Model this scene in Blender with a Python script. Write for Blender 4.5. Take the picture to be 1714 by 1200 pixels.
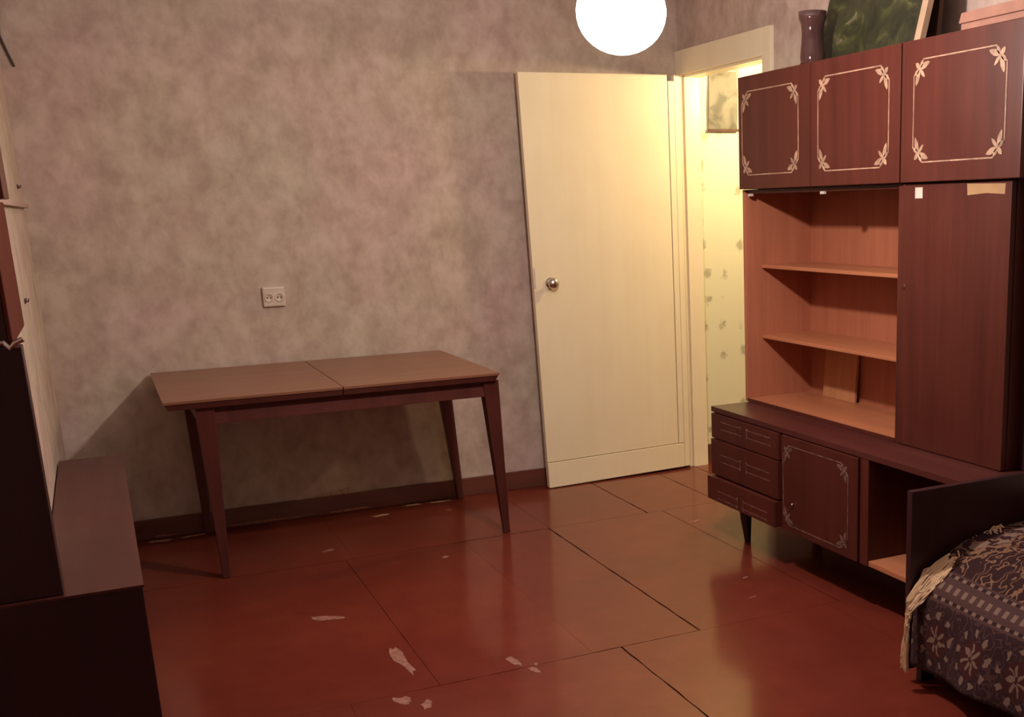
import bpy, bmesh, math, random
from mathutils import Vector, Matrix
random.seed(7)
S = bpy.context.scene
for o in list(bpy.data.objects): bpy.data.objects.remove(o)
COL = S.collection
PI = math.pi

# ---------------------------------------------------------------- camera
F_PX, PPX, PPY = 1922.63, 1185.14, 832.73
yaw, pitch, roll = 0.4785, -0.2520, -0.0241
fw = Vector((math.sin(yaw)*math.cos(pitch), math.cos(yaw)*math.cos(pitch), math.sin(pitch)))
r0 = Vector((math.cos(yaw), -math.sin(yaw), 0)); u0 = r0.cross(fw)
rr = math.cos(roll)*r0 + math.sin(roll)*u0; uu = -math.sin(roll)*r0 + math.cos(roll)*u0
cam = bpy.data.cameras.new('camera'); camo = bpy.data.objects.new('camera', cam); COL.objects.link(camo)
camo.matrix_world = Matrix(((rr.x, uu.x, -fw.x, -2.7365), (rr.y, uu.y, -fw.y, -5.4932), (rr.z, uu.z, -fw.z, 1.3894), (0, 0, 0, 1)))
cam.sensor_width = 36; cam.lens = F_PX*36/1714
cam.shift_x = (857-PPX)/1714; cam.shift_y = (PPY-600)/1714
cam.clip_start = 0.05; cam.clip_end = 50
S.camera = camo

# ---------------------------------------------------------------- world and exposure
w = bpy.data.worlds.new('world'); S.world = w; w.use_nodes = True
w.node_tree.nodes['Background'].inputs[0].default_value = (0.02, 0.018, 0.02, 1)
w.node_tree.nodes['Background'].inputs[1].default_value = 0.3
S.view_settings.view_transform = 'Standard'; S.view_settings.look = 'None'
S.view_settings.exposure = 0.0; S.view_settings.gamma = 1.0; S.view_settings.use_curve_mapping = False

def point(name, loc, power, color, radius):
    l = bpy.data.lights.new(name, 'POINT'); l.energy = power; l.color = color; l.shadow_soft_size = radius
    o = bpy.data.objects.new(name, l); COL.objects.link(o); o.location = loc; return o
BULB = (-1.386, -2.45, 1.888)
HALL_BULB = (0.46, -0.58, 1.97)
point('room_bulb_light', BULB, 116, (1.0, 0.86, 0.76), 0.035)
point('hall_bulb_light', HALL_BULB, 58, (1.0, 0.74, 0.37), 0.035)

# ---------------------------------------------------------------- node helpers
class NT:
    def __init__(s, name):
        s.m = bpy.data.materials.new(name); s.m.use_nodes = True
        s.t = s.m.node_tree; s.n = s.t.nodes; s.b = s.n['Principled BSDF']; s.out = s.n['Material Output']
    def new(s, typ, **kw):
        n = s.n.new(typ)
        for k, v in kw.items(): setattr(n, k, v)
        return n
    def link(s, a, b): s.t.links.new(a, b)
    def set(s, sock, v):
        if hasattr(v, 'is_output') or isinstance(v, bpy.types.NodeSocket): s.link(v, sock)
        else: sock.default_value = v
    def math(s, op, a, b=0.0, c=0.0):
        n = s.new('ShaderNodeMath', operation=op)
        s.set(n.inputs[0], a); s.set(n.inputs[1], b)
        if len(n.inputs) > 2: s.set(n.inputs[2], c)
        return n.outputs[0]
    def mix(s, f, a, b):
        n = s.new('ShaderNodeMix', data_type='RGBA')
        s.set(n.inputs[0], f); s.set(n.inputs[6], a); s.set(n.inputs[7], b)
        return n.outputs[2]
    def coord(s, kind='Object', scale=(1, 1, 1), loc=(0, 0, 0)):
        c = s.new('ShaderNodeTexCoord'); mp = s.new('ShaderNodeMapping')
        mp.inputs['Scale'].default_value = scale; mp.inputs['Location'].default_value = loc
        s.link(c.outputs[kind], mp.inputs[0]); return mp.outputs[0]
    def noise(s, vec, scale, detail=3, rough=0.5, dist=0.0):
        n = s.new('ShaderNodeTexNoise'); s.link(vec, n.inputs['Vector'])
        n.inputs['Scale'].default_value = scale; n.inputs['Detail'].default_value = detail
        n.inputs['Roughness'].default_value = rough; n.inputs['Distortion'].default_value = dist
        return n.outputs[0]
    def ramp(s, f, stops):
        n = s.new('ShaderNodeValToRGB'); s.link(f, n.inputs[0]); e = n.color_ramp.elements
        while len(e) < len(stops): e.new(0.5)
        for el, (p, c) in zip(e, stops):
            el.position = p; el.color = (*c, 1) if len(c) == 3 else c
        return n.outputs[0]
    def bump(s, h, strength, dist=0.01):
        n = s.new('ShaderNodeBump'); s.link(h, n.inputs['Height'])
        n.inputs['Strength'].default_value = strength; n.inputs['Distance'].default_value = dist
        s.link(n.outputs[0], s.b.inputs['Normal'])
    def base(s, c): s.set(s.b.inputs['Base Color'], c if isinstance(c, bpy.types.NodeSocket) else (*c, 1))
    def rough(s, r, spec=None):
        s.set(s.b.inputs['Roughness'], r)
        if spec is not None: s.b.inputs['Specular IOR Level'].default_value = spec

def mat_plain(name, c, r=0.5, metal=0.0, spec=0.5, var=0.12, scale=14):
    t = NT(name); v = t.coord()
    f = t.noise(v, scale, 3)
    t.base(t.ramp(f, [(0.3, tuple(x*(1-var) for x in c)), (0.7, tuple(min(1, x*(1+var)) for x in c))]))
    t.rough(r, spec); t.b.inputs['Metallic'].default_value = metal
    return t.m
def mat_wood(name, dark, light, r=0.35, axis='z', coat=0.0, scale=1.0, spec=0.35):
    t = NT(name)
    sc = {'x': (1.2, 22, 22), 'y': (22, 1.2, 22), 'z': (22, 22, 1.2)}[axis]
    v = t.coord(scale=tuple(q*scale for q in sc))
    f = t.noise(v, 1.0, 5, 0.6, 0.15); f2 = t.noise(t.coord(), 3.0, 2)
    k = t.math('ADD', t.math('MULTIPLY', f, 0.75), t.math('MULTIPLY', f2, 0.25))
    t.base(t.ramp(k, [(0.32, dark), (0.68, light)]))
    t.rough(t.math('ADD', t.math('MULTIPLY', f2, 0.15), r-0.07), spec)
    t.b.inputs['Coat Weight'].default_value = coat; t.b.inputs['Coat Roughness'].default_value = 0.15
    t.bump(f, 0.04, 0.002)
    return t.m

def mat_wallpaper():
    t = NT('mottled_wallpaper'); v = t.coord(scale=(1.0, 1.0, 0.8))
    a = t.noise(v, 8.5, 3, 0.55, 0.3); b = t.noise(v, 22, 4, 0.6, 0.2); c = t.noise(t.coord(loc=(3, 1, 5)), 2.2, 2)
    k = t.math('ADD', t.math('MULTIPLY', a, 0.62), t.math('MULTIPLY', b, 0.38))
    col = t.ramp(k, [(0.36, (0.405, 0.305, 0.262)), (0.50, (0.485, 0.378, 0.328)), (0.62, (0.565, 0.455, 0.405))])
    tint = t.ramp(c, [(0.35, (0.98, 1.02, 0.94)), (0.65, (1.04, 0.98, 1.0))])
    mx = t.new('ShaderNodeMix', data_type='RGBA', blend_type='MULTIPLY'); mx.inputs[0].default_value = 1
    t.link(col, mx.inputs[6]); t.link(tint, mx.inputs[7])
    t.base(mx.outputs[2]); t.rough(0.75, 0.3)
    t.bump(t.noise(v, 120, 2), 0.08, 0.002)
    return t.m
def mat_hall_paper():
    t = NT('pale_yellow_motif_wallpaper'); v = t.coord(scale=(1, 1, 1))
    vo = t.new('ShaderNodeTexVoronoi'); t.link(t.coord(scale=(9, 9, 7)), vo.inputs['Vector']); vo.inputs['Scale'].default_value = 1.0
    vo.inputs['Randomness'].default_value = 0.35
    n = t.noise(v, 40, 3, 0.6, 0.5)
    d = t.math('ADD', vo.outputs['Distance'], t.math('MULTIPLY', n, 0.5))
    col = t.ramp(d, [(0.36, (0.42, 0.40, 0.28)), (0.50, (0.72, 0.70, 0.52))])
    t.base(col); t.rough(0.7, 0.3)
    return t.m
def mat_floor():
    t = NT('red_brown_floor_paint'); g = t.new('ShaderNodeNewGeometry'); v = g.outputs['Position']
    a = t.noise(v, 1.6, 4, 0.6, 0.3); b = t.noise(v, 9, 4, 0.65, 0.4)
    k = t.math('ADD', t.math('MULTIPLY', a, 0.6), t.math('MULTIPLY', b, 0.4))
    t.base(t.ramp(k, [(0.36, (0.130, 0.020, 0.012)), (0.52, (0.155, 0.025, 0.015)), (0.68, (0.185, 0.034, 0.018))]))
    # painted base under a thin glossy varnish
    col = t.b.inputs['Base Color'].links[0].from_socket
    df = t.new('ShaderNodeBsdfDiffuse'); gl = t.new('ShaderNodeBsdfAnisotropic'); fr = t.new('ShaderNodeFresnel'); mx = t.new('ShaderNodeMixShader')
    t.link(col, df.inputs['Color']); fr.inputs[0].default_value = 1.42
    t.link(t.ramp(t.noise(v, 5, 3), [(0.3, (0.278,)*3), (0.7, (0.31,)*3)]), gl.inputs['Roughness']); gl.inputs['Color'].default_value = (0.95, 0.90, 0.84, 1)
    bp = t.new('ShaderNodeBump'); t.link(t.noise(v, 3.0, 2), bp.inputs['Height']); bp.inputs['Strength'].default_value = 0.05; bp.inputs['Distance'].default_value = 0.01
    t.link(bp.outputs[0], gl.inputs['Normal'])
    g2 = t.new('ShaderNodeBsdfAnisotropic'); g2.inputs['Roughness'].default_value = 0.13; g2.inputs['Color'].default_value = (0.95, 0.90, 0.84, 1); t.link(bp.outputs[0], g2.inputs['Normal'])
    mg = t.new('ShaderNodeMixShader'); mg.inputs[0].default_value = 0.6; t.link(gl.outputs[0], mg.inputs[1]); t.link(g2.outputs[0], mg.inputs[2])
    t.link(fr.outputs[0], mx.inputs[0]); t.link(df.outputs[0], mx.inputs[1]); t.link(mg.outputs[0], mx.inputs[2]); t.link(mx.outputs[0], t.out.inputs[0])
    return t.m
def mat_door():
    t = NT('cream_door_paint'); v = t.coord(scale=(14, 14, 0.9))
    f = t.noise(v, 1.0, 4, 0.6); g = t.noise(t.coord(), 5, 3)
    k = t.math('ADD', t.math('MULTIPLY', f, 0.5), t.math('MULTIPLY', g, 0.5))
    t.base(t.ramp(k, [(0.30, (0.80, 0.69, 0.50)), (0.70, (0.86, 0.76, 0.57))])); t.rough(0.35, 0.5)
    return t.m
def mat_glow_glass(name, c, s, f):
    t = NT(name)
    e = t.new('ShaderNodeEmission'); e.inputs[0].default_value = (*c, 1); e.inputs[1].default_value = s
    tr = t.new('ShaderNodeBsdfTransparent'); mx = t.new('ShaderNodeMixShader'); mx.inputs[0].default_value = f
    t.link(tr.outputs[0], mx.inputs[1]); t.link(e.outputs[0], mx.inputs[2]); t.link(mx.outputs[0], t.out.inputs[0])
    return t.m
def mat_painting():
    t = NT('dark_green_painting'); v = t.coord()
    a = t.noise(v, 9, 5, 0.6, 1.4); b = t.noise(t.coord(loc=(4, 2, 7)), 5, 3, 0.5, 0.8)
    c1 = t.ramp(a, [(0.35, (0.014, 0.015, 0.007)), (0.52, (0.032, 0.034, 0.014)), (0.62, (0.062, 0.068, 0.018)), (0.74, (0.19, 0.16, 0.11))])
    t.base(t.mix(t.ramp(b, [(0.4, (0, 0, 0)), (0.65, (0.6, 0.6, 0.6))]), c1, (0.045, 0.04, 0.022, 1))); t.rough(0.4, 0.4)
    return t.m
def mat_calendar():
    t = NT('faded_calendar_paper'); v = t.coord()
    a = t.noise(v, 9, 3, 0.5, 0.6)
    t.base(t.ramp(a, [(0.38, (0.10, 0.095, 0.075)), (0.52, (0.19, 0.18, 0.145)), (0.7, (0.23, 0.21, 0.17))])); t.rough(0.6, 0.3)
    return t.m
def mat_carpet():
    t = NT('patterned_bedspread_weave'); uvn = t.new('ShaderNodeUVMap'); uvn.uv_map = 'UVMap'
    sp = t.new('ShaderNodeSeparateXYZ'); t.link(uvn.outputs[0], sp.inputs[0]); U, V = sp.outputs[0], sp.outputs[1]
    nz = t.new('ShaderNodeTexNoise'); t.link(uvn.outputs[0], nz.inputs[0]); nz.inputs['Scale'].default_value = 26; nz.inputs['Detail'].default_value = 2
    wob = t.math('MULTIPLY', t.math('SUBTRACT', nz.outputs[0], 0.5), 0.22)
    def cell(pu, pv, ou=0.0, ov=0.0):
        x = t.math('SUBTRACT', t.math('FRACT', t.math('ADD', t.math('DIVIDE', U, pu), ou)), 0.5)
        y = t.math('SUBTRACT', t.math('FRACT', t.math('ADD', t.math('DIVIDE', V, pv), ov)), 0.5)
        x = t.math('ADD', x, wob); y = t.math('ADD', y, wob)
        r = t.math('SQRT', t.math('ADD', t.math('MULTIPLY', x, x), t.math('MULTIPLY', y, y)))
        return r, t.math('ARCTAN2', y, x)
    def band(v, c, wd): return t.math('LESS_THAN', t.math('ABSOLUTE', t.math('SUBTRACT', v, c)), wd)
    def orr(*m):
        q = m[0]
        for k in m[1:]: q = t.math('MAXIMUM', q, k)
        return q
    # small flower medallions with dotted rings
    r, a = cell(0.20, 0.17, 0.0, 0.35)
    petal = t.math('MULTIPLY', t.math('LESS_THAN', r, t.math('ADD', 0.13, t.math('MULTIPLY', t.math('COSINE', t.math('MULTIPLY', a, 7)), 0.10))), t.math('GREATER_THAN', r, 0.045))
    dots = t.math('MULTIPLY', band(r, 0.37, 0.05), t.math('GREATER_THAN', t.math('COSINE', t.math('MULTIPLY', a, 9)), 0.45))
    disc = t.math('LESS_THAN', r, 0.27)
    # large medallions on the top field
    r2, a2 = cell(0.42, 0.40, 0.31, 0.05)
    sc = t.math('MULTIPLY', t.math('SINE', t.math('MULTIPLY', a2, 9)), 0.03)
    rings = orr(band(t.math('ADD', r2, sc), 0.17, 0.014), band(t.math('ADD', r2, sc), 0.30, 0.018), band(t.math('ADD', r2, sc), 0.39, 0.012))
    blobs = t.math('MULTIPLY', band(r2, 0.235, 0.045), t.math('GREATER_THAN', t.math('COSINE', t.math('MULTIPLY', a2, 10)), 0.1))
    vo = t.new('ShaderNodeTexVoronoi', feature='DISTANCE_TO_EDGE'); t.link(uvn.outputs[0], vo.inputs['Vector']); vo.inputs['Scale'].default_value = 21
    wv = t.new('ShaderNodeTexWave', wave_type='RINGS'); t.link(uvn.outputs[0], wv.inputs[0]); wv.inputs['Scale'].default_value = 9; wv.inputs['Distortion'].default_value = 14; wv.inputs['Detail'].default_value = 1.5; wv.inputs['Detail Scale'].default_value = 3
    curls = t.math('GREATER_THAN', wv.outputs[1], 0.86)
    top = t.math('GREATER_THAN', U, 0.30)
    mid = t.math('MULTIPLY', t.math('GREATER_THAN', U, 0.205), t.math('LESS_THAN', U, 0.30))
    check = t.math('GREATER_THAN', t.math('SINE', t.math('MULTIPLY', V, 190)), 0.1)
    bandmask = orr(t.math('MULTIPLY', band(U, 0.252, 0.011), check), band(U, 0.218, 0.005), band(U, 0.288, 0.005))
    maroon, dark = (0.055, 0.013, 0.012, 1), (0.030, 0.009, 0.010, 1)
    cream, tan, mauve = (0.20, 0.125, 0.10, 1), (0.20, 0.10, 0.06, 1), (0.075, 0.034, 0.032, 1)
    side = t.mix(disc, t.mix(curls, (0.034, 0.013, 0.016, 1), mauve), maroon)
    side = t.mix(orr(petal, dots), side, cream)
    field = t.mix(t.math('MULTIPLY', curls, t.math('GREATER_THAN', r2, 0.33)), dark, tan); field = t.mix(blobs, field, cream); field = t.mix(rings, field, tan)
    field = t.mix(t.math('LESS_THAN', r2, 0.15), field, (0.028, 0.008, 0.016, 1))
    bnd = t.mix(bandmask, mauve, t.mix(check, dark, cream))
    c = t.mix(top, side, field); c = t.mix(mid, c, bnd)
    t.base(c); t.rough(0.85, 0.2)
    t.bump(t.noise(uvn.outputs[0], 420, 2), 0.25, 0.003)
    return t.m

M = dict(
    paper=mat_wallpaper(), hall=mat_hall_paper(), floor=mat_floor(), door=mat_door(),
    gap=mat_plain('dark_joint', (0.035, 0.012, 0.008), 0.8),
    skirting=mat_wood('brown_red_skirting_paint', (0.10, 0.030, 0.020), (0.17, 0.050, 0.030), 0.35, 'x'),
    ceiling=mat_plain('whitewashed_ceiling', (0.82, 0.80, 0.80), 0.85),
    mahog=mat_wood('mahogany_veneer', (0.062, 0.0125, 0.0085), (0.100, 0.021, 0.0135), 0.42, 'z'),
    mahog_dark=mat_wood('dark_mahogany_veneer', (0.058, 0.012, 0.009), (0.088, 0.019, 0.013), 0.40, 'z'),
    mahog_y=mat_wood('mahogany_veneer_long_grain', (0.060, 0.014, 0.012), (0.094, 0.024, 0.020), 0.38, 'y'),
    inner=mat_wood('orange_brown_inner_wood', (0.36, 0.120, 0.066), (0.48, 0.170, 0.092), 0.5, 'z'),
    inner_y=mat_wood('orange_brown_shelf_wood', (0.38, 0.135, 0.066), (0.52, 0.195, 0.094), 0.4, 'y'),
    loose=mat_wood('pale_loose_board_wood', (0.44, 0.19, 0.09), (0.56, 0.26, 0.12), 0.55, 'z'),
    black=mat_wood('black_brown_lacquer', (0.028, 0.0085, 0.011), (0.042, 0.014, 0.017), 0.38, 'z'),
    tabletop=mat_wood('walnut_tabletop_varnish', (0.20, 0.088, 0.050), (0.27, 0.122, 0.072), 0.33, 'x'),
    tableleg=mat_wood('dark_walnut_leg', (0.070, 0.017, 0.014), (0.110, 0.028, 0.021), 0.4, 'z'),
    inlay=mat_plain('cream_inlay_paint', (0.36, 0.215, 0.145), 0.5, var=0.35, scale=30),
    inlay_worn=mat_plain('worn_inlay_paint', (0.155, 0.072, 0.060), 0.6, var=0.55, scale=40),
    chrome=mat_plain('worn_chrome', (0.62, 0.56, 0.50), 0.25, 1.0),
    white=mat_plain('white_plastic', (0.62, 0.55, 0.48), 0.4),
    socket=mat_plain('cream_socket_plastic', (0.58, 0.48, 0.40), 0.4),
    hole=mat_plain('black_socket_hole', (0.03, 0.02, 0.018), 0.8),
    tape=mat_plain('old_yellow_tape', (0.38, 0.22, 0.10), 0.6),
    chip=mat_plain('bare_chipped_patch', (0.27, 0.112, 0.082), 0.8, var=0.35, scale=60),
    chip_pale=mat_plain('pale_flaked_patch', (0.42, 0.27, 0.20), 0.85, var=0.25, scale=60),
    painting=mat_painting(), calendar=mat_calendar(), carpet=mat_carpet(),
    canvas=mat_plain('raw_canvas_edge', (0.45, 0.30, 0.20), 0.8),
    stretcher=mat_wood('dark_stretcher_wood', (0.05, 0.022, 0.014), (0.085, 0.035, 0.02), 0.6, 'z'),
    pinkboard=mat_plain('faded_pink_cardboard', (0.36, 0.175, 0.13), 0.75),
    fringe=mat_plain('cream_cotton_fringe', (0.66, 0.46, 0.30), 0.9, spec=0.1),
    linen=mat_plain('grey_cream_linen', (0.40, 0.33, 0.27), 0.9, spec=0.1),
    glareshell=mat_glow_glass('bulb_glare_glow', (1, 0.97, 0.92), 9, 0.2), bulb=mat_glow_glass('glowing_bulb', (1, 0.93, 0.8), 60, 0.15), hallbulb=mat_glow_glass('glowing_hall_bulb', (1, 0.8, 0.45), 60, 0.15),
    red=mat_wood('deep_red_lacquer', (0.075, 0.014, 0.010), (0.10, 0.020, 0.014), 0.6, 'z', spec=0.1),
    rail=mat_plain('dusty_pink_rail_paint', (0.40, 0.27, 0.235), 0.7),
    cord=mat_plain('dark_flex', (0.05, 0.04, 0.035), 0.6),
)
def glass():
    t = NT('smoky_plum_glass'); t.base((0.22, 0.10, 0.095)); t.rough(0.06, 0.6); t.b.inputs['Transmission Weight'].default_value = 0.35
    t.set(t.b.inputs['Base Color'], t.ramp(t.noise(t.coord(), 12, 2), [(0.3, (0.085, 0.036, 0.036)), (0.7, (0.12, 0.052, 0.05))]))
    return t.m
M['vase'] = glass()

# ---------------------------------------------------------------- mesh helpers
def tag(o, label=None, cat=None, group=None, kind=None):
    for k, v in (('label', label), ('category', cat), ('group', group), ('kind', kind)):
        if v: o[k] = v
    return o
def empty(name, loc, label, cat, group=None, kind=None):
    o = bpy.data.objects.new(name, None); COL.objects.link(o); o.location = loc; o.empty_display_size = 0.1
    return tag(o, label, cat, group, kind)
def wloc(o):
    v = Vector(o.location)
    while o.parent: o = o.parent; v += o.location
    return v
def obj(name, bm, mat, parent=None, smooth=False, origin=None):
    """bm holds world coordinates; the mesh is stored relative to its parent (or to origin)"""
    off = wloc(parent) if parent else Vector(origin or (0, 0, 0))
    if parent and origin is not None: pass
    bmesh.ops.translate(bm, verts=bm.verts, vec=-off)
    bmesh.ops.recalc_face_normals(bm, faces=bm.faces)
    me = bpy.data.meshes.new(name); bm.to_mesh(me); bm.free()
    if smooth:
        for p in me.polygons: p.use_smooth = True
    me.materials.append(mat if not isinstance(mat, str) else M[mat])
    o = bpy.data.objects.new(name, me); COL.objects.link(o)
    if parent: o.parent = parent
    else: o.location = off
    return o
def NB(): return bmesh.new()
def box(bm, x0, x1, y0, y1, z0, z1, bev=0.0):
    b = bmesh.new()
    m = Matrix.Translation(((x0+x1)/2, (y0+y1)/2, (z0+z1)/2)) @ Matrix.Diagonal((abs(x1-x0), abs(y1-y0), abs(z1-z0), 1))
    bmesh.ops.create_cube(b, size=1, matrix=m)
    if bev: bmesh.ops.bevel(b, geom=b.edges[:], offset=bev, segments=2, profile=0.7, affect='EDGES')
    me = bpy.data.meshes.new('t'); b.to_mesh(me); b.free(); bm.from_mesh(me); bpy.data.meshes.remove(me)
    return bm
def Bx(*a, bev=0.003): return box(NB(), *a, bev)
def hexa(bm, bot, top, bev=0.0):
    b = bmesh.new()
    vb = [b.verts.new(p) for p in bot]; vt = [b.verts.new(p) for p in top]; n = len(bot)
    b.faces.new(vb[::-1]); b.faces.new(vt)
    for i in range(n): b.faces.new((vb[i], vb[(i+1) % n], vt[(i+1) % n], vt[i]))
    bmesh.ops.recalc_face_normals(b, faces=b.faces)
    if bev: bmesh.ops.bevel(b, geom=b.edges[:], offset=bev, segments=2, profile=0.7, affect='EDGES')
    me = bpy.data.meshes.new('t'); b.to_mesh(me); b.free(); bm.from_mesh(me); bpy.data.meshes.remove(me)
    return bm
def tube(bm, pts, rad, n=8, cap=True):
    pts = [Vector(p) for p in pts]; rings = []
    for i, p in enumerate(pts):
        d = (pts[min(i+1, len(pts)-1)] - pts[max(i-1, 0)]).normalized()
        a = d.cross(Vector((0, 0, 1)) if abs(d.z) < 0.95 else Vector((1, 0, 0))).normalized(); b = d.cross(a)
        r = rad[i] if isinstance(rad, (list, tuple)) else rad
        rings.append([bm.verts.new(p + r*(math.cos(2*PI*k/n)*a + math.sin(2*PI*k/n)*b)) for k in range(n)])
    for i in range(len(pts)-1):
        for k in range(n): bm.faces.new((rings[i][k], rings[i][(k+1) % n], rings[i+1][(k+1) % n], rings[i+1][k]))
    if cap: bm.faces.new(rings[0][::-1]); bm.faces.new(rings[-1])
    return bm
def lathe(bm, prof, c, axis=(0, 0, 1), n=32):
    ax = Vector(axis).normalized(); a = ax.orthogonal().normalized(); b = ax.cross(a); c = Vector(c); rings = []
    for r, h in prof:
        rings.append([bm.verts.new(c + ax*h + r*(math.cos(2*PI*k/n)*a + math.sin(2*PI*k/n)*b)) for k in range(n)] if r > 1e-5 else [bm.verts.new(c + ax*h)])
    for p, q in zip(rings, rings[1:]):
        for k in range(n):
            k2 = (k+1) % n
            if len(p) == 1 and len(q) == 1: continue
            if len(p) == 1: bm.faces.new((p[0], q[k], q[k2]))
            elif len(q) == 1: bm.faces.new((p[k], p[k2], q[0]))
            else: bm.faces.new((p[k], p[k2], q[k2], q[k]))
    return bm
def prism(bm, pts, n, depth):
    """flat polygon (world points) extruded along n"""
    n = Vector(n)*depth
    lo = [bm.verts.new(Vector(p)) for p in pts]; hi = [bm.verts.new(Vector(p)+n) for p in pts]; k = len(pts)
    bm.faces.new(lo[::-1]); bm.faces.new(hi)
    for i in range(k): bm.faces.new((lo[i], lo[(i+1) % k], hi[(i+1) % k], hi[i]))
    return bm
def struct(name, bm, mat, label, cat, parent=None):
    o = obj(name, bm, mat, parent)
    if not parent: tag(o, label, cat, kind='structure')
    return o

# ---------------------------------------------------------------- the room
XL, XR, YB, YF, ZC = -2.95, 0.0, 0.0, -6.3, 2.52
XL2 = -3.50                                        # the left wall steps back nearer the camera
b = Bx(XL2-0.15, XR+0.08, YB, YB+0.15, -0.05, ZC, bev=0)
wb = struct('wall_back', b, 'paper', 'back wall in mottled beige wallpaper behind the table', 'wall')
b = Bx(XL-0.70, XL, -1.95, YB, -0.05, ZC, bev=0); box(b, XL2-0.15, XL2, YF, -1.95, -0.05, ZC)
struct('wall_left', b, 'paper', 'narrow strip of wallpapered left wall beyond the black cabinet', 'wall')
DY0, DY1, DZ = -0.865, -0.055, 2.005               # doorway in the right wall
b = Bx(XR, XR+0.08, YF, DY0, -0.05, ZC, bev=0); box(b, XR, XR+0.08, DY0, YB, DZ, ZC); box(b, XR, XR+0.08, DY1, YB, -0.05, DZ)
struct('wall_right', b, 'paper', 'right wall with the doorway, behind the wall unit', 'wall')
struct('wall_front', Bx(XL2-0.15, XR+0.08, YF-0.15, YF, -0.05, ZC, bev=0), 'paper', 'wall behind the viewer', 'wall')
struct('ceiling', Bx(XL2-0.15, 2.2, YF-0.15, YB+0.15, ZC, ZC+0.1, bev=0), 'ceiling', 'plain ceiling above the room and hall', 'ceiling')
# hall
struct('wall_hall_back', Bx(0.08, 2.2, 0.0, 0.15, -0.05, ZC, bev=0), 'hall', 'pale yellow hall wall with small motifs seen through the doorway', 'wall')
struct('wall_hall_side', box(Bx(2.1, 2.2, -2.2, 0.0, -0.05, ZC, bev=0), 0.08, 2.1, -2.3, -2.2, -0.05, ZC), 'hall', 'hall walls out of sight beyond the doorway', 'wall')
# floor: base plus painted hardboard sheets
fl = struct('floor', Bx(XL2, 2.15, YF, 0.0, -0.06, -0.0065, bev=0), 'gap', 'red-brown painted floor of worn hardboard sheets', 'floor')
fl['label'] = 'glossy red-brown painted floor of worn hardboard sheets'
V, H = 0.0032, 0.0004                               # open joint, joint painted shut
sheets = [(-2.95, -1.95, -0.80, 0.0, H, H, V, V), (-1.95, -1.10, -0.80, 0.0, H, H, V, V), (-1.10, -0.62, -0.80, 0.0, H, V, H, V), (-0.62, -0.24, -0.80, 0.0, V, V, H, V), (-0.24, 0.0, -0.80, 0.0, V, V, H, H),
          (-2.95, -1.985, -2.265, -0.80, H, .001, H, V), (-1.985, -1.49, -2.265, -0.80, .001, H, H, V), (-1.49, -1.105, -2.265, -0.80, H, V, V, V), (-1.105, -0.545, -2.265, -0.80, V, .0016, H, H), (-0.545, 0.0, -2.265, -0.80, .0016, H, H, H),
          (-3.5, -2.25, -3.70, -2.265, H, H, H, H), (-2.25, -1.392, -3.70, -2.265, H, V, V, V), (-1.392, -0.60, -3.70, -2.265, V, H, V, H), (-0.60, 0.0, -3.70, -2.265, H, H, V, H)]
for ya, yb in ((-5.0, -3.70), (-6.3, -5.0)):
    for xa, xb in ((-3.5, -2.4), (-2.4, -1.5), (-1.5, -0.7), (-0.7, 0.0)): sheets.append((xa, xb, ya, yb, V, V, V, V))
def shr(g): return g + random.uniform(-.55, .55)*g
for xa, xb, ya, yb, gl, gr, gb, gt in sheets:
    p = []; nseg = 24
    for i in range(nseg): p.append((xa+gl + (xb-xa-gl-gr)*i/nseg, ya+shr(gb)))
    for i in range(nseg): p.append((xb-shr(gr), ya+gb + (yb-ya-gb-gt)*i/nseg))
    for i in range(nseg): p.append((xb-gr - (xb-xa-gl-gr)*i/nseg, yb-shr(gt)))
    for i in range(nseg): p.append((xa+shr(gl), yb-gt - (yb-ya-gb-gt)*i/nseg))
    obj('floor_sheet', prism(NB(), [(a, min(bb, -0.0005), -0.006) for a, bb in p], (0, 0, 1), 0.006+random.uniform(-0.0006, 0)), 'floor', fl)
obj('floor_sheet', Bx(0.002, 2.12, -2.2, -0.001, -0.006, 0.0, bev=0.001), 'floor', fl)
def blob(cx, cy, rx, ry, rot, z=0.0, n=14, seed=0, jag=0.35):
    rnd = random.Random(seed); q = []
    for i in range(n):
        a = 2*PI*i/n; k = 1 + rnd.uniform(-jag, jag)
        x, y = rx*k*math.cos(a), ry*k*math.sin(a)
        q.append((cx + x*math.cos(rot) - y*math.sin(rot), cy + x*math.sin(rot) + y*math.cos(rot), z))
    return q
chips = [(-2.18, -1.475, .055, .022, -.5), (-2.04, -2.00, .020, .125, .05), (-2.11, -2.32, .020, .035, .4),
         (-2.055, -2.38, .016, .03, -.3), (-1.73, -2.20, .014, .055, .15), (-1.68, -2.26, .006, .010, 0), (-1.70, -2.30, .010, .03, .2),
         (-1.53, -.048, .045, .016, 0), (-1.395, -.052, .05, .018, 0), (-1.70, -.16, .04, .014, .2), (-2.64, -.065, .05, .018, 0), (-2.50, -.055, .06, .014, .1),
         (-1.40, -.24, .012, .01, 0), (-1.62, -.98, .016, .014, 0), (-2.02, -.62, .03, .012, .4), (-0.70, -1.86, .014, .006, .4), (-0.79, -2.07, .02, .004, .2), (-0.50, -1.05, .03, .012, .3)]
for i, (x, y, rx, ry, ro) in enumerate(chips):
    obj('bare_patch', prism(NB(), blob(x, y, rx, ry, ro, 0.0, 14, i), (0, 0, 1), 0.0006), 'chip_pale' if 7 <= i <= 11 else 'chip', fl)
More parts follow.
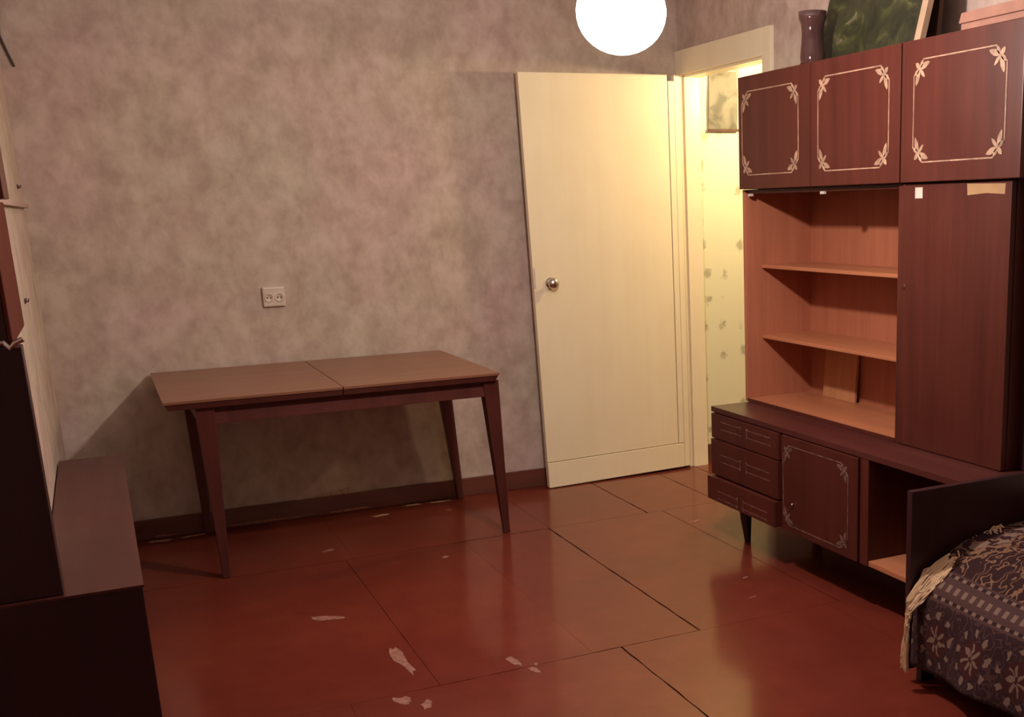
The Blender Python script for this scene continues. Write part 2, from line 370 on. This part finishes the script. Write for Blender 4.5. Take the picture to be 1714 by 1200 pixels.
# skirting boards
def skirting(name, parts, label):
    b = NB()
    for p in parts: box(b, *p, 0.003)
    return struct(name, b, 'skirting', label, 'baseboard')
sk = skirting('baseboard_back', [(XL, -0.02, -0.02, 0.0, 0.0, 0.088)], 'brown-red skirting board along the wallpapered back wall')
for i, (x, z, rx, rz) in enumerate([(-2.22, .014, .22, .005), (-1.80, .012, .10, .006), (-2.62, .010, .05, .005)]):
    obj('bare_patch', prism(NB(), [(p[0], -0.0202, p[1]) for p in blob(x, z, rx, rz, 0, 0, 18, 40+i)], (0, -1, 0), 0.0006), 'chip', sk)
skirting('baseboard_left', [(XL, XL+0.02, -0.75, -0.02, 0.0, 0.088)], 'brown-red skirting board at the foot of the left wall')
skirting('baseboard_right', [(-0.02, 0.0, -6.25, -5.0, 0.0, 0.088)], 'brown-red skirting board at the foot of the right wall')
skirting('baseboard_hall', [(0.085, 2.1, -0.018, 0.0, 0.0, 0.10)], 'brown skirting board along the yellow hall wall')
# flaked wallpaper low on the wall
obj('wallpaper_flake', prism(NB(), [(-1.96, -.0005, .087), (-1.955, -.0005, .100), (-1.90, -.0005, .106), (-1.84, -.0005, .112), (-1.806, -.0005, .118), (-1.806, -.0005, .087)], (0, -1, 0), 0.0015), 'chip_pale', wb)

# door casing and jambs
b = NB()
box(b, -0.018, 0.0, DY0-0.075, DY0, 0.0, DZ+0.115, 0.003)
box(b, -0.018, 0.0, DY0, -0.002, DZ, DZ+0.115, 0.003)
box(b, -0.018, 0.0, DY1, -0.002, 0.0, DZ, 0.003)
box(b, -0.0, 0.085, DY0, DY0+0.012, 0.0, DZ, 0.002); box(b, 0.0, 0.085, DY1-0.012, DY1, 0.0, DZ, 0.002); box(b, 0.0, 0.085, DY0, DY1, DZ-0.012, DZ, 0.002)
struct('trim_1', b, 'door', 'cream painted door frame around the hall doorway', 'door frame')
# the open door leaf (sags a little on its hinges)
dr = empty('door_1', (-0.03, -0.07, 0.0), 'cream flush door standing open against the wallpapered wall', 'door', kind='structure')
fb, ft = Vector((-0.846, -0.108, 0.004)), Vector((-0.882, -0.108, 1.991))
hb, ht = Vector((-0.030, -0.075, 0.013)), Vector((-0.030, -0.075, 2.003))
th = Vector((0, 0.034, 0))
def leaf(u0, u1, v0, v1, d0, d1, bev):
    def q(u, v): return (fb*(1-u)+hb*u)*(1-v) + (ft*(1-u)+ht*u)*v
    o = Vector((0, 1, 0)); c = [q(u0, v0), q(u1, v0), q(u1, v1), q(u0, v1)]
    return hexa(NB(), [p+o*d0 for p in c], [p+o*d1 for p in c], bev)
obj('door_panel', leaf(0, 0.917, 0.066, 1, 0.0, 0.034, 0.003), 'door', dr)
obj('kick_board', leaf(0, 0.958, 0.0, 0.0645, -0.004, 0.034, 0.003), 'door', dr)
obj('hinge_stile', leaf(0.921, 0.958, 0.066, 0.985, -0.003, 0.034, 0.002), 'door', dr)
obj('hinge_stile', leaf(0.962, 1.0, 0.0, 1, -0.001, 0.034, 0.002), 'door', dr)
kp = Vector((-0.776, -0.106, 1.023))
kn = obj('door_knob', lathe(NB(), [(0, .058), (.016, .056), (.026, .046), (.028, .036), (.020, .026), (.010, .018), (.010, .0)], kp, (0, -1, 0), 24), 'chrome', dr, True)
kn['label'] = 'round chrome door knob'
obj('rosette', lathe(NB(), [(0, .012), (.010, .012), (.026, .006), (.028, 0)], kp, (0, -1, 0), 24), 'chrome', kn, True)
tg = obj('latch_edge', Bx(-0.862, -0.8535, -0.1095, -0.10, 1.00, 1.10, bev=0.001), 'white', dr)

# socket
so = empty('wall_socket', (-2.045, 0, 1.026), 'cream double power socket on the wallpapered wall above the table', 'socket')
obj('plate', Bx(-2.092, -1.998, -0.022, 0.0, 0.983, 1.069, bev=0.007), 'socket', so)
for x in (-2.067, -2.023):
    ou = obj('outlet', lathe(NB(), [(.0195, 0), (.0195, .004), (.0165, .004), (.0155, .001), (0, .001)], (x, -0.0215, 1.022), (0, -1, 0), 24), 'socket', so, True)
    for dx in (-.007, .007):
        obj('pin_hole', lathe(NB(), [(0, .0), (.0035, .0), (.0035, .0012), (0, .0012)], (x+dx, -0.0222, 1.022), (0, -1, 0), 10), 'hole', ou)

# ---------------------------------------------------------------- lamp
lp = empty('pendant_lamp', BULB, 'bright bulb hanging from the ceiling, in an added glowing shell that imitates its white glare', 'lamp')
gp = [(0.030, 0.110)] + [(0.122*math.cos(a), 0.108*math.sin(a)) for a in [PI*(0.43-0.93*i/16) for i in range(17)]]
gp[-1] = (0, gp[-1][1])
obj('glare_shell', lathe(NB(), gp, BULB, n=40), 'glareshell', lp, True)  # added glowing shell, sized to imitate the glare around the bulb
obj('bulb', lathe(NB(), [(0, -.034), (.018, -.029), (.030, -.012), (.032, .004), (.024, .028), (.014, .045), (.013, .07)], BULB, n=20), 'bulb', lp, True)
obj('cap', lathe(NB(), [(.013, .065), (.036, .100), (.036, .125), (.012, .15), (0, .15)], BULB, n=20), 'white', lp, True)
obj('cord', tube(NB(), [(BULB[0], BULB[1], BULB[2]+.148), (BULB[0], BULB[1], ZC-.02)], .004, 8), 'cord', lp)
obj('ceiling_rose', lathe(NB(), [(.045, 0), (.045, -.012), (.02, -.035), (0, -.035)], (BULB[0], BULB[1], ZC), n=24), 'white', lp, True)
hl = empty('hall_lamp', HALL_BULB, 'bare bulb lighting the hall beyond the doorway', 'lamp')
obj('bulb', lathe(NB(), [(0, -.045), (.02, -.040), (.033, -.02), (.034, 0), (.026, .025), (.014, .045)], HALL_BULB, n=20), 'hallbulb', hl, True)
obj('holder', lathe(NB(), [(.016, .040), (.020, .045), (.020, .09), (.005, .10), (.004, ZC-HALL_BULB[2])], HALL_BULB, n=16), 'cord', hl, True)

# ---------------------------------------------------------------- dining table
tb = empty('dining_table', (-1.955, -0.49, 0), 'low-gloss brown wooden table with tapered legs standing against the wall', 'table')
for x0, x1 in ((-2.585, -1.9515), (-1.9485, -1.326)):
    y0, y1 = -0.953, -0.028
    l_in, r_in = (.012, 0) if x0 < -2 else (0, .012)     # no inset at the joint in the middle
    def ring(d, z, top=False): return [(x0+(l_in and d), y0+d, z), (x1-(r_in and d), y0+d, z), (x1-(r_in and d), y1-d*.3, z), (x0+(l_in and d), y1-d*.3, z)]
    lf = obj('table_leaf', hexa(NB(), ring(.002, .722), ring(0, .733), 0.002), 'tabletop', tb)
    obj('edge_band', hexa(NB(), ring(.016, .699), ring(.005, .7215), 0.001), 'tableleg', lf)
obj('apron', Bx(-2.43, -1.345, -0.905, -0.883, .632, .699), 'tableleg', tb)
obj('apron', Bx(-2.43, -1.345, -0.088, -0.066, .632, .699), 'tableleg', tb)
obj('apron', Bx(-2.472, -2.45, -0.89, -0.08, .632, .699), 'tableleg', tb)
obj('apron', Bx(-1.352, -1.330, -0.89, -0.08, .632, .699), 'tableleg', tb)
def leg(tx, ty, bx_, by_, tw, bw):
    bot = [(bx_+sx*bw/2, by_+sy*bw/2, 0) for sx, sy in ((-1, -1), (1, -1), (1, 1), (-1, 1))]
    top = [(tx+sx*tw/2, ty+sy*tw/2, .699) for sx, sy in ((-1, -1), (1, -1), (1, 1), (-1, 1))]
    obj('leg', hexa(NB(), bot, top, 0.004), 'tableleg', tb)
leg(-1.357, -0.888, -1.285, -0.758, .066, .027)
leg(-2.445, -0.888, -2.438, -0.780, .066, .030)
leg(-1.350, -0.092, -1.290, -0.052, .064, .030)
leg(-2.445, -0.092, -2.440, -0.052, .064, .030)

# ---------------------------------------------------------------- wall unit on the right
NX = (-1, 0, 0)
def leafshape(bm, x, cy, cz, ang, ln, wd):
    """one pointed leaf in the plane x, from (cy,cz) pointing along ang (angle in the y-z plane)"""
    q = []
    for s, k in ((0, 0), (.25, .8), (.55, 1), (.82, .62), (1, 0), (.82, -.62), (.55, -1), (.25, -.8)):
        dy, dz = s*ln*math.cos(ang)-k*wd*math.sin(ang), s*ln*math.sin(ang)+k*wd*math.cos(ang)
        q.append((x, cy+dy, cz+dz))
    prism(bm, q, NX, 0.0012)
def inlay(parent, x, ya, yb, z0, z1, mat, lw=0.0045, k=1.0):
    """thin painted frame with a leaf ornament in each corner; ya > yb"""
    g = 0.035*k
    b = NB()
    for z in (z0, z1): box(b, x-0.0010, x, yb+g, ya-g, z-lw/2, z+lw/2)
    for y in (ya, yb): box(b, x-0.0010, x, y-lw/2, y+lw/2, z0+g, z1-g)
    obj('inlay_line', b, mat, parent)
    for sy, y in ((1, ya), (-1, yb)):
        for sz, z in ((1, z1), (-1, z0)):
            b = NB(); cy, cz = y-sy*.022*k, z-sz*.022*k
            d = math.atan2(sz, sy)
            leafshape(b, x, cy, cz, d, .022*k, .0065*k)                      # tip towards the corner
            leafshape(b, x, cy, cz, d+PI, .030*k, .0050*k)                   # small inner leaf
            for (ay, az) in ((-sy, 0), (0, -sz)):                            # two long leaves along the edges
                oy_, oz_ = (0, sz) if ay else (sy, 0)
                a0 = math.atan2(az+.35*oz_, ay+.35*oy_)
                leafshape(b, x, cy, cz, a0, .042*k, .0075*k)
                a1 = math.atan2(az+1.5*oz_, ay+1.5*oy_)
                leafshape(b, x, cy, cz, a1, .026*k, .0055*k)
            # little scrolls joining the frame
            for (dy, dz) in ((-sy, 0), (0, -sz)):
                ex, ez = (y-sy*g-sy*.004, z) if dy else (y, z-sz*g-sz*.004)
                mx_, mz_ = (cy+ex)/2+(.006*sy if dz else 0), (cz+ez)/2+(.006*sz if dy else 0)
                tube(b, [(x, cy, cz), (x, mx_, mz_), (x, ex, ez)], .0020*k, 6)
            obj('corner_ornament', b, mat, parent)

# sideboard (lower unit)
LX, LY0, LY1, LZ0, LZ1 = -0.535, -1.315, -2.925, 0.170, 0.566
sb = empty('sideboard', (-0.28, -2.1, 0), 'dark mahogany sideboard on tapered legs at the foot of the wall unit', 'sideboard')
sb_b = NB()
box(sb_b, LX-0.006, -0.03, LY1-.004, LY0+.008, LZ1-.022, LZ1, .002)
obj('top', sb_b, 'mahog_y', sb)
obj('side_panel', Bx(LX+.004, -0.03, LY0-.02, LY0, LZ0, LZ1-.022), 'mahog_dark', sb)
obj('side_panel', Bx(LX+.002, -0.03, LY1, LY1+.02, LZ0, LZ1-.022), 'mahog_dark', sb)
obj('partition', Bx(LX-.004, -0.03, -2.425, -2.378, LZ0, LZ1-.022), 'mahog', sb)
obj('partition', Bx(LX+.004, -0.03, -1.876, -1.862, LZ0, LZ1-.022), 'mahog_dark', sb)
obj('bottom_panel', Bx(LX+.006, -0.03, LY1+.02, LY0-.02, LZ0, LZ0+.018), 'mahog_y', sb)
obj('compartment_floor', Bx(LX, -0.03, LY1+.02, -2.425, LZ0+.001, LZ0+.020), 'inner_y', sb)
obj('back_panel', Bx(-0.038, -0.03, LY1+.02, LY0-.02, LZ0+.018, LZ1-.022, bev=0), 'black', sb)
def bracket(parent, x, ya, yb, z, h, op):
    """worn painted bracket: two lines closed at one end by a small leaf pair"""
    b = NB()
    for dz in (-h/2, h/2): box(b, x-.001, x, yb, ya, z+dz-.0018, z+dz+.0018)
    e = yb if op < 0 else ya
    box(b, x-.001, x, e-.002, e+.002, z-h/2, z+h/2)
    for s in (-1, 1): leafshape(b, x, e, z+s*h*.3, s*PI/2, h*.5, h*.2)
    obj('painted_bracket', b, 'inlay_worn', parent)
for i, (z0, z1, dx) in enumerate(((0.437, 0.540, 0), (0.283, 0.433, .004), (0.176, 0.276, .020))):
    d = obj('drawer', Bx(LX-.012-dx, -0.12, -1.858, LY0-(.003 if i < 2 else -.006), z0, z1), 'mahog_dark' if i < 2 else 'mahog', sb)
    zz = (0.497, 0.360, 0.207)[i]; x = LX-.012-dx
    bracket(d, x, -1.40, -1.565, zz, .030, -1); bracket(d, x, -1.615, -1.80, zz, .030, 1)
d = obj('cabinet_door', Bx(LX-.012, LX+.008, -2.374, -1.880, LZ0+.004, LZ1-.026), 'mahog_dark', sb)
inlay(d, LX-.0122, -1.892, -2.318, .200, .506, 'inlay_worn', .004, 1.1)
obj('knob', lathe(NB(), [(0, .010), (.004, .009), (.005, .004), (.003, 0)], (LX-.012, -1.962, .288), NX, 12), 'chrome', d, True)
for x, y in ((-0.455, -1.43), (-0.455, -2.82), (-0.10, -1.43), (-0.10, -2.82)):
    oy = 0.012 if y > -2 else -0.012
    obj('leg', tube(NB(), [(x, y, LZ0), (x+.002, y-oy*.4, 0.08), (x+.004, y-oy, 0.0)], [.030, .022, .013], 14), 'black', sb)

# open bookcase
HX, HZ0, HZ1 = -0.360, 0.5665, 1.4325
bc = empty('open_bookcase', (-0.2, -1.8, HZ0), 'open bookcase with two shelves and orange-brown inside, standing on the sideboard', 'bookcase')
BY0, BY1 = -1.280, -2.345
obj('side_panel', Bx(HX, -0.03, BY0-.018, BY0, HZ0, HZ1), 'inner', bc)
obj('side_panel', Bx(HX, -0.03, BY1, BY1+.018, HZ0, HZ1), 'mahog', bc)
obj('back_panel', Bx(-0.040, -0.032, BY1+.018, BY0-.018, HZ0, HZ1, bev=0), 'inner', bc)
obj('bottom_board', Bx(HX+.004, -0.04, BY1+.018, BY0-.018, HZ0, HZ0+.014), 'inner_y', bc)
obj('plinth', Bx(HX-.001, HX+.003, BY1+.018, BY0-.018, HZ0, HZ0+.014, bev=.001), 'mahog', bc)
obj('top_board', Bx(HX+.01, -0.04, BY1+.018, BY0-.018, HZ1-.016, HZ1), 'mahog', bc)
for z in (1.118, 0.828):
    obj('shelf', Bx(HX+.075, -0.04, BY1+.0185, BY0-.0185, z, z+.014), 'inner_y', bc)
for y in (-1.33, -1.86):
    obj('glass_clip', Bx(HX+.004, HX+.016, y-.012, y+.012, HZ1-.026, HZ1-.016, bev=.001), 'white', bc)
# closed cupboard
cb = empty('cupboard', (-0.2, -2.61, HZ0), 'tall closed mahogany cupboard right of the open shelves', 'cupboard')
obj('body', Bx(HX+.016, -0.03, -2.872, -2.347, HZ0, HZ1), 'mahog_dark', cb)
d = obj('cupboard_door', Bx(HX-.004, HX+.0155, -2.868, -2.349, HZ0+.002, HZ1-.003), 'mahog', cb)
obj('sticker', Bx(HX-.0052, HX-.004, -2.458, -2.420, 1.384, 1.418, bev=0), 'white', d)
obj('tape_strip', prism(NB(), [(HX-.004, -2.672, 1.424), (HX-.004, -2.842, 1.421), (HX-.004, -2.840, 1.391), (HX-.004, -2.76, 1.395), (HX-.004, -2.675, 1.390)], NX, .0008), 'tape', d)
obj('key_plate', lathe(NB(), [(0, .002), (.008, .002), (.010, 0)], (HX-.004, -2.366, 1.10), NX, 14), 'mahog_dark', d)
obj('filler_panel', Bx(-0.30, -0.03, -2.922, -2.8725, HZ0, HZ1), 'black', cb)
# top cabinets
UX, UZ0, UZ1 = -0.385, 1.4335, 1.864
def topcab(y0, y1, doors, label):
    t = empty('top_cabinet', (-0.2, (y0+y1)/2, UZ0), label, 'cabinet', 'small cabinets along the top of the wall unit')
    b = Bx(UX+.018, -0.03, y1, y0, UZ0, UZ1, bev=.002)
    obj('body', b, 'mahog_dark', t)
    for ya, yb, fr in doors:
        d = obj('cabinet_door', Bx(UX, UX+.0175, yb+.0025, ya-.0025, UZ0+.001, UZ1-.004), 'mahog', t)
        inlay(d, UX-.0002, *fr, 'inlay', .0042, 1.25)
topcab(-1.297, -2.362, [(-1.297, -1.828, (-1.330, -1.748, 1.488, 1.802)), (-1.828, -2.362, (-1.880, -2.300, 1.486, 1.804))],
       'two-door top cabinet with cream corner ornaments above the open bookcase')
topcab(-2.364, -2.922, [(-2.364, -2.922, (-2.430, -2.852, 1.494, 1.800))], 'single-door top cabinet with cream corner ornaments above the closed cupboard')

# things in and on the wall unit
tag(obj('loose_board', hexa(NB(), [(-.075, -1.672, HZ0+.0145), (-.075, -1.440, HZ0+.0145), (-.063, -1.440, HZ0+.0145), (-.063, -1.672, HZ0+.0145)],
    [(-.055, -1.668, .80), (-.055, -1.440, .80), (-.043, -1.440, .80), (-.043, -1.668, .80)], .002), 'loose'),
    'pale loose board leaning at the back of the lowest open shelf', 'board')
tag(obj('white_block', Bx(HX+.082, HX+.104, -2.325, -2.296, .842, .868, bev=.003), 'white'), 'small white block on the middle shelf beside the cupboard', 'block')
VP = (-0.30, -1.712, UZ1)
vs = empty('glass_vase', VP, 'smoky plum glass vase with flared rim on the top cabinet', 'vase')
obj('body', lathe(NB(), [(0, .001), (.044, .001), (.047, .008), (.045, .04), (.041, .085), (.040, .115), (.043, .140), (.049, .158), (.052, .184), (.049, .184), (.045, .155), (.036, .118), (.036, .085), (.041, .04), (.041, .014), (0, .012)],
                  VP, n=40), 'vase', vs, True)
# painting leaning back on the wall
pt = empty('painting', (-0.17, -1.93, UZ1), 'dark green unframed painting leaning on the wall above the cabinets', 'painting')
def pq(y, s, d=0.0):                                 # s: height along the leaning plane, d: depth behind the face
    n = Vector((math.cos(.26), 0, -math.sin(.26))); up = Vector((math.sin(.26), 0, math.cos(.26)))
    return Vector((-0.225, y, UZ1+.006)) + up*s + n*d
PYA, PYB, PH = -1.615, -2.205, .46
obj('canvas', hexa(NB(), [pq(PYA, 0), pq(PYB, 0), pq(PYB, 0, .004), pq(PYA, 0, .004)], [pq(PYA, PH), pq(PYB, PH), pq(PYB, PH, .004), pq(PYA, PH, .004)]), 'painting', pt)
for y in (PYA-.001, PYB+.031):
    obj('stretcher_bar', hexa(NB(), [pq(y, 0.002, .005), pq(y-.03, 0.002, .005), pq(y-.03, 0.002, .024), pq(y, 0.002, .024)], [pq(y, PH-.002, .005), pq(y-.03, PH-.002, .005), pq(y-.03, PH-.002, .024), pq(y, PH-.002, .024)]), 'stretcher', pt)
obj('canvas_edge', hexa(NB(), [pq(PYB-.001, 0, 0), pq(PYB-.033, 0, 0), pq(PYB-.033, 0, .022), pq(PYB-.001, 0, .022)], [pq(PYB-.001, PH, 0), pq(PYB-.033, PH, 0), pq(PYB-.033, PH, .022), pq(PYB-.001, PH, .022)]), 'canvas', pt)
# dark board added as shade beside the painting, pink box further right
tag(obj('painting_shade_board', hexa(NB(), [(-.130, -2.205, UZ1+.0005), (-.130, -1.98, UZ1+.0005), (-.112, -1.98, UZ1+.0005), (-.112, -2.205, UZ1+.0005)], [(-.040, -2.150, 2.30), (-.040, -1.92, 2.30), (-.022, -1.92, 2.30), (-.022, -2.150, 2.30)], .002), 'stretcher'),
    'added dark brown board standing in for shade behind the right edge of the green painting', 'board')
pk = empty('cardboard_box', (-.12, -2.68, UZ1), 'faded pink flat cardboard box on the single-door top cabinet', 'box')
obj('box_body', Bx(-.208, -.042, -2.915, -2.432, UZ1, UZ1+.050, bev=.003), 'pinkboard', pk)
obj('box_lid', hexa(NB(), [(-.214, -2.919, UZ1+.0505), (-.214, -2.426, UZ1+.0505), (-.036, -2.426, UZ1+.0505), (-.036, -2.919, UZ1+.0505)], [(-.212, -2.919, UZ1+.086), (-.212, -2.436, UZ1+.082), (-.038, -2.436, UZ1+.082), (-.038, -2.919, UZ1+.086)], .004), 'pinkboard', pk)

# ---------------------------------------------------------------- bed on the right
BYE = -2.975
bd = empty('bed', (-0.40, -4.0, 0), 'low bed with dark wooden end board in the right corner', 'bed')
obj('end_board', Bx(-0.777, -0.01, -2.970, -2.946, 0.045, 0.582), 'black', bd)
obj('end_board', Bx(-0.777, -0.01, -5.030, -5.006, 0.045, 0.582), 'black', bd)
for y in (-2.970, -5.006):
    obj('leg', Bx(-0.74, -0.69, y-.012, y+.012, 0, .0445), 'black', bd); obj('leg', Bx(-0.08, -0.03, y-.012, y+.012, 0, .0445), 'black', bd)
obj('side_rail', Bx(-0.745, -0.72, -5.006, -2.971, .14, .26), 'black', bd)
obj('mattress', Bx(-0.66, -0.012, -5.0, -2.974, .20, .33, bev=.03), 'linen', bd)
# bedspread
pp = [(-.018, .440), (-.20, .442), (-.36, .436), (-.48, .424), (-.58, .402), (-.65, .372), (-.70, .338), (-.735, .305), (-.756, .272), (-.766, .23), (-.772, .18), (-.777, .12), (-.780, .075)]
dense = []
for (a, b_) in zip(pp, pp[1:]):
    for k in range(4): dense.append((a[0]+(b_[0]-a[0])*k/4, a[1]+(b_[1]-a[1])*k/4))
dense.append(pp[-1])
arc = [0]
for a, b_ in zip(dense, dense[1:]): arc.append(arc[-1]+math.dist(a, b_))
tot = arc[-1]
bm = NB(); NYS = 90; uvl = bm.loops.layers.uv.new('UVMap'); grid = []; uvs = {}
for j in range(NYS+1):
    y = -2.978 - (5.0-2.978)*j/NYS; row = []
    for i, (x, z) in enumerate(dense):
        s = tot-arc[i]
        wav = .006*math.sin(y*9+s*4)+.004*math.sin(y*23+1.3)
        k = max(0, min(1, (.24-s)/.24))
        v = bm.verts.new((x-wav*k*2.2-.012*k*math.sin(y*5.2), y, z+(1-k)*.006*math.sin(y*6+x*9)+k*.012*math.sin(y*7)))
        uvs[v] = (s, -y); row.append(v)
    grid.append(row)
for j in range(NYS):
    for i in range(len(dense)-1):
        f = bm.faces.new((grid[j][i], grid[j][i+1], grid[j+1][i+1], grid[j+1][i]))
        for l in f.loops: l[uvl].uv = uvs[l.vert]
sp = empty('bedspread', (-0.4, -4.0, 0.38), 'dark maroon and cream ornamented carpet bedspread with cream fringe covering the bed', 'bedspread')
so_ = obj('cover', bm, 'carpet', sp, True)
md = so_.modifiers.new('thickness', 'SOLIDIFY'); md.thickness = .006; md.offset = 1
# fringe at the head of the spread, bunched over the corner
bm = NB(); rnd = random.Random(3)
for i in range(120):
    t = i/119
    if t < .45:                                       # short strands along the end edge
        x = -.45-.27*(t/.45); z = .440-.03*max(0, (-x-.42)/.10) if x > -.60 else .386-.66*(-x-.60)
        L = rnd.uniform(.05, .09); p0 = Vector((x, -2.990, z))
        p1 = p0+Vector((-.012+rnd.uniform(-.01, .01), .010, .006)); p2 = p0+Vector((-.035+rnd.uniform(-.02, .02), rnd.uniform(-.05, .012), -.006-.02*t)); pts = [p0, p1, (p1+p2)/2+Vector((0, 0, .006)), p2]
    else:                                             # long strands falling past the end board
        q = (t-.45)/.55; a = rnd.uniform(0, 1)
        p0 = Vector((-.66-.06*q, -2.990-.06*a, .386-.05*q))
        p1 = Vector((-.735-.015*a, -2.985-.04*a, .345-.05*a)); p2 = Vector((-.790-.012*q, -2.985-.02*a, .270-.03*a))
        e = .06+.12*(1-q)*rnd.random()
        p3 = Vector((-.803-.012*a, -2.99-.02*a, .20)); p4 = Vector((-.812-.012*rnd.random(), -2.99-.025*a, e))
        pts = [p0, p1, p2, p3, p4]
    sm = []
    for k in range(len(pts)-1):
        for u in (0, .5): sm.append(pts[k].lerp(pts[k+1], u)+Vector((rnd.uniform(-.005, .005), rnd.uniform(-.006, .006), rnd.uniform(-.005, .005))))
    sm.append(pts[-1])
    tube(bm, sm, [.0036*(1-.45*k/len(sm)) for k in range(len(sm))], 4)
fr = obj('fringe', bm, 'fringe', sp); fr['kind'] = 'stuff'; fr['label'] = 'cream cotton fringe bunched over the corner'
# pillow
bm = NB(); bmesh.ops.create_uvsphere(bm, u_segments=28, v_segments=16, radius=1)
for v in bm.verts:
    x, y, z = v.co
    sgn = lambda q, e: math.copysign(abs(q)**e, q)
    v.co = (-.185+.165*sgn(x, .6), -3.19+.19*sgn(y, .6), .516+.058*z)
tag(obj('pillow', bm, 'linen', None, True, (-.185, -3.19, .458)), 'pale pillow on the patterned bedspread by the end board', 'pillow')

# ---------------------------------------------------------------- furniture at the left edge
lc = empty('low_cabinet', (-3.0, -2.2, 0), 'long low dark red-brown cabinet in the left foreground corner', 'cabinet')
b = NB()
prism(b, [(-3.48, -2.532, .524), (-2.734, -2.532, .524), (-2.736, -.765, .524), (-2.945, -.765, .524), (-2.945, -1.955, .524), (-3.48, -1.955, .524)], (0, 0, 1), .006)
obj('top', b, 'mahog_y', lc)
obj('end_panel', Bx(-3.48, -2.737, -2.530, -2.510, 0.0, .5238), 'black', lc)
for y0, y1 in ((-2.508, -1.94), (-1.938, -1.36), (-1.358, -.782)):
    d = obj('cabinet_door', Bx(-2.757, -2.739, y0, y1, .06, .520), 'mahog', lc)
obj('end_panel', Bx(-2.945, -2.737, -.780, -.766, 0, .5238), 'mahog', lc)
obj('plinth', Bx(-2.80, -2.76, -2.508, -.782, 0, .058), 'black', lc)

hc = empty('tall_cabinet', (-3.2, -2.3, .531), 'tall black-brown cabinet with a red upper front at the left edge', 'cabinet')
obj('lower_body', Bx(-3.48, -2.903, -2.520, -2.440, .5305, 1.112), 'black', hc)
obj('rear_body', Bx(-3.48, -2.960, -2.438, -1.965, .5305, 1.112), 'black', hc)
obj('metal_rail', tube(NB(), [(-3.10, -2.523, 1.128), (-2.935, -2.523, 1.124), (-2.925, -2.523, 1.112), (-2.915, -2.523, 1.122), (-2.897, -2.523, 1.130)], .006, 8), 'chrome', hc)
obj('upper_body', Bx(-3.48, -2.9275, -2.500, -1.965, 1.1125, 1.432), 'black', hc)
obj('upper_door', Bx(-2.927, -2.918, -2.500, -1.97, 1.116, 1.430), 'red', hc)
obj('top_body', Bx(-3.48, -2.888, -2.500, -2.30, 1.4325, 1.640), 'mahog_dark', hc)
# rail and hooks on the narrow wall
tag(obj('wall_rail', Bx(XL, XL+.020, -1.90, -.10, 1.427, 1.443), 'rail'), 'pale wooden rail fixed to the narrow wall strip by the red cabinet front', 'rail')
for z, y, lab in ((1.505, -.30, 'small dark hook on the narrow wall strip above the pale rail'), (1.128, -1.10, 'small dark hook on the narrow wall strip below the pale rail')):
    h = NB(); box(h, XL, XL+.004, y-.045, y+.045, z-.007, z+.007, .001); tube(h, [(XL+.002, y, z), (XL+.010, y, z-.003), (XL+.012, y, z+.006)], .003, 6)
    tag(obj('wall_hook', h, 'stretcher'), lab, 'hook')
tag(obj('hanging_cable', tube(NB(), [(XL+.03, -.006, 2.25), (XL+.012, -.006, 2.08), (XL+.028, -.006, 2.02), (XL+.046, -.006, 1.965)], .005, 6), 'cord'), 'short dark cable on the back wall high in the left corner', 'cable')

# ---------------------------------------------------------------- hall calendar
cl = empty('wall_calendar', (0.245, -.004, 1.74), 'faded grey paper calendar hanging on the yellow hall wall', 'calendar')
bm = NB(); nn = 8; fr_, bk = [], []
for i in range(nn+1):
    t = i/nn; z = 2.035-.29*t; y = -.004-.012*math.sin(t*PI)*.8-.006*t
    fr_.append([bm.verts.new((x, y, z)) for x in (.172-.012*t, .335-.004*t)]); bk.append([bm.verts.new((x, y+.003, z)) for x in (.172-.012*t, .335-.004*t)])
for i in range(nn):
    for q, s in ((fr_, 1), (bk, -1)):
        f = (q[i][0], q[i][1], q[i+1][1], q[i+1][0]); bm.faces.new(f)
    bm.faces.new((fr_[i][0], fr_[i+1][0], bk[i+1][0], bk[i][0])); bm.faces.new((fr_[i][1], fr_[i+1][1], bk[i+1][1], bk[i][1]))
bm.faces.new((fr_[0][0], fr_[0][1], bk[0][1], bk[0][0])); bm.faces.new((fr_[nn][0], fr_[nn][1], bk[nn][1], bk[nn][0]))
obj('sheet', bm, 'calendar', cl)
obj('hanging_strip', Bx(.158, .334, -.019, -.012, 1.738, 1.752, bev=.001), 'stretcher', cl)
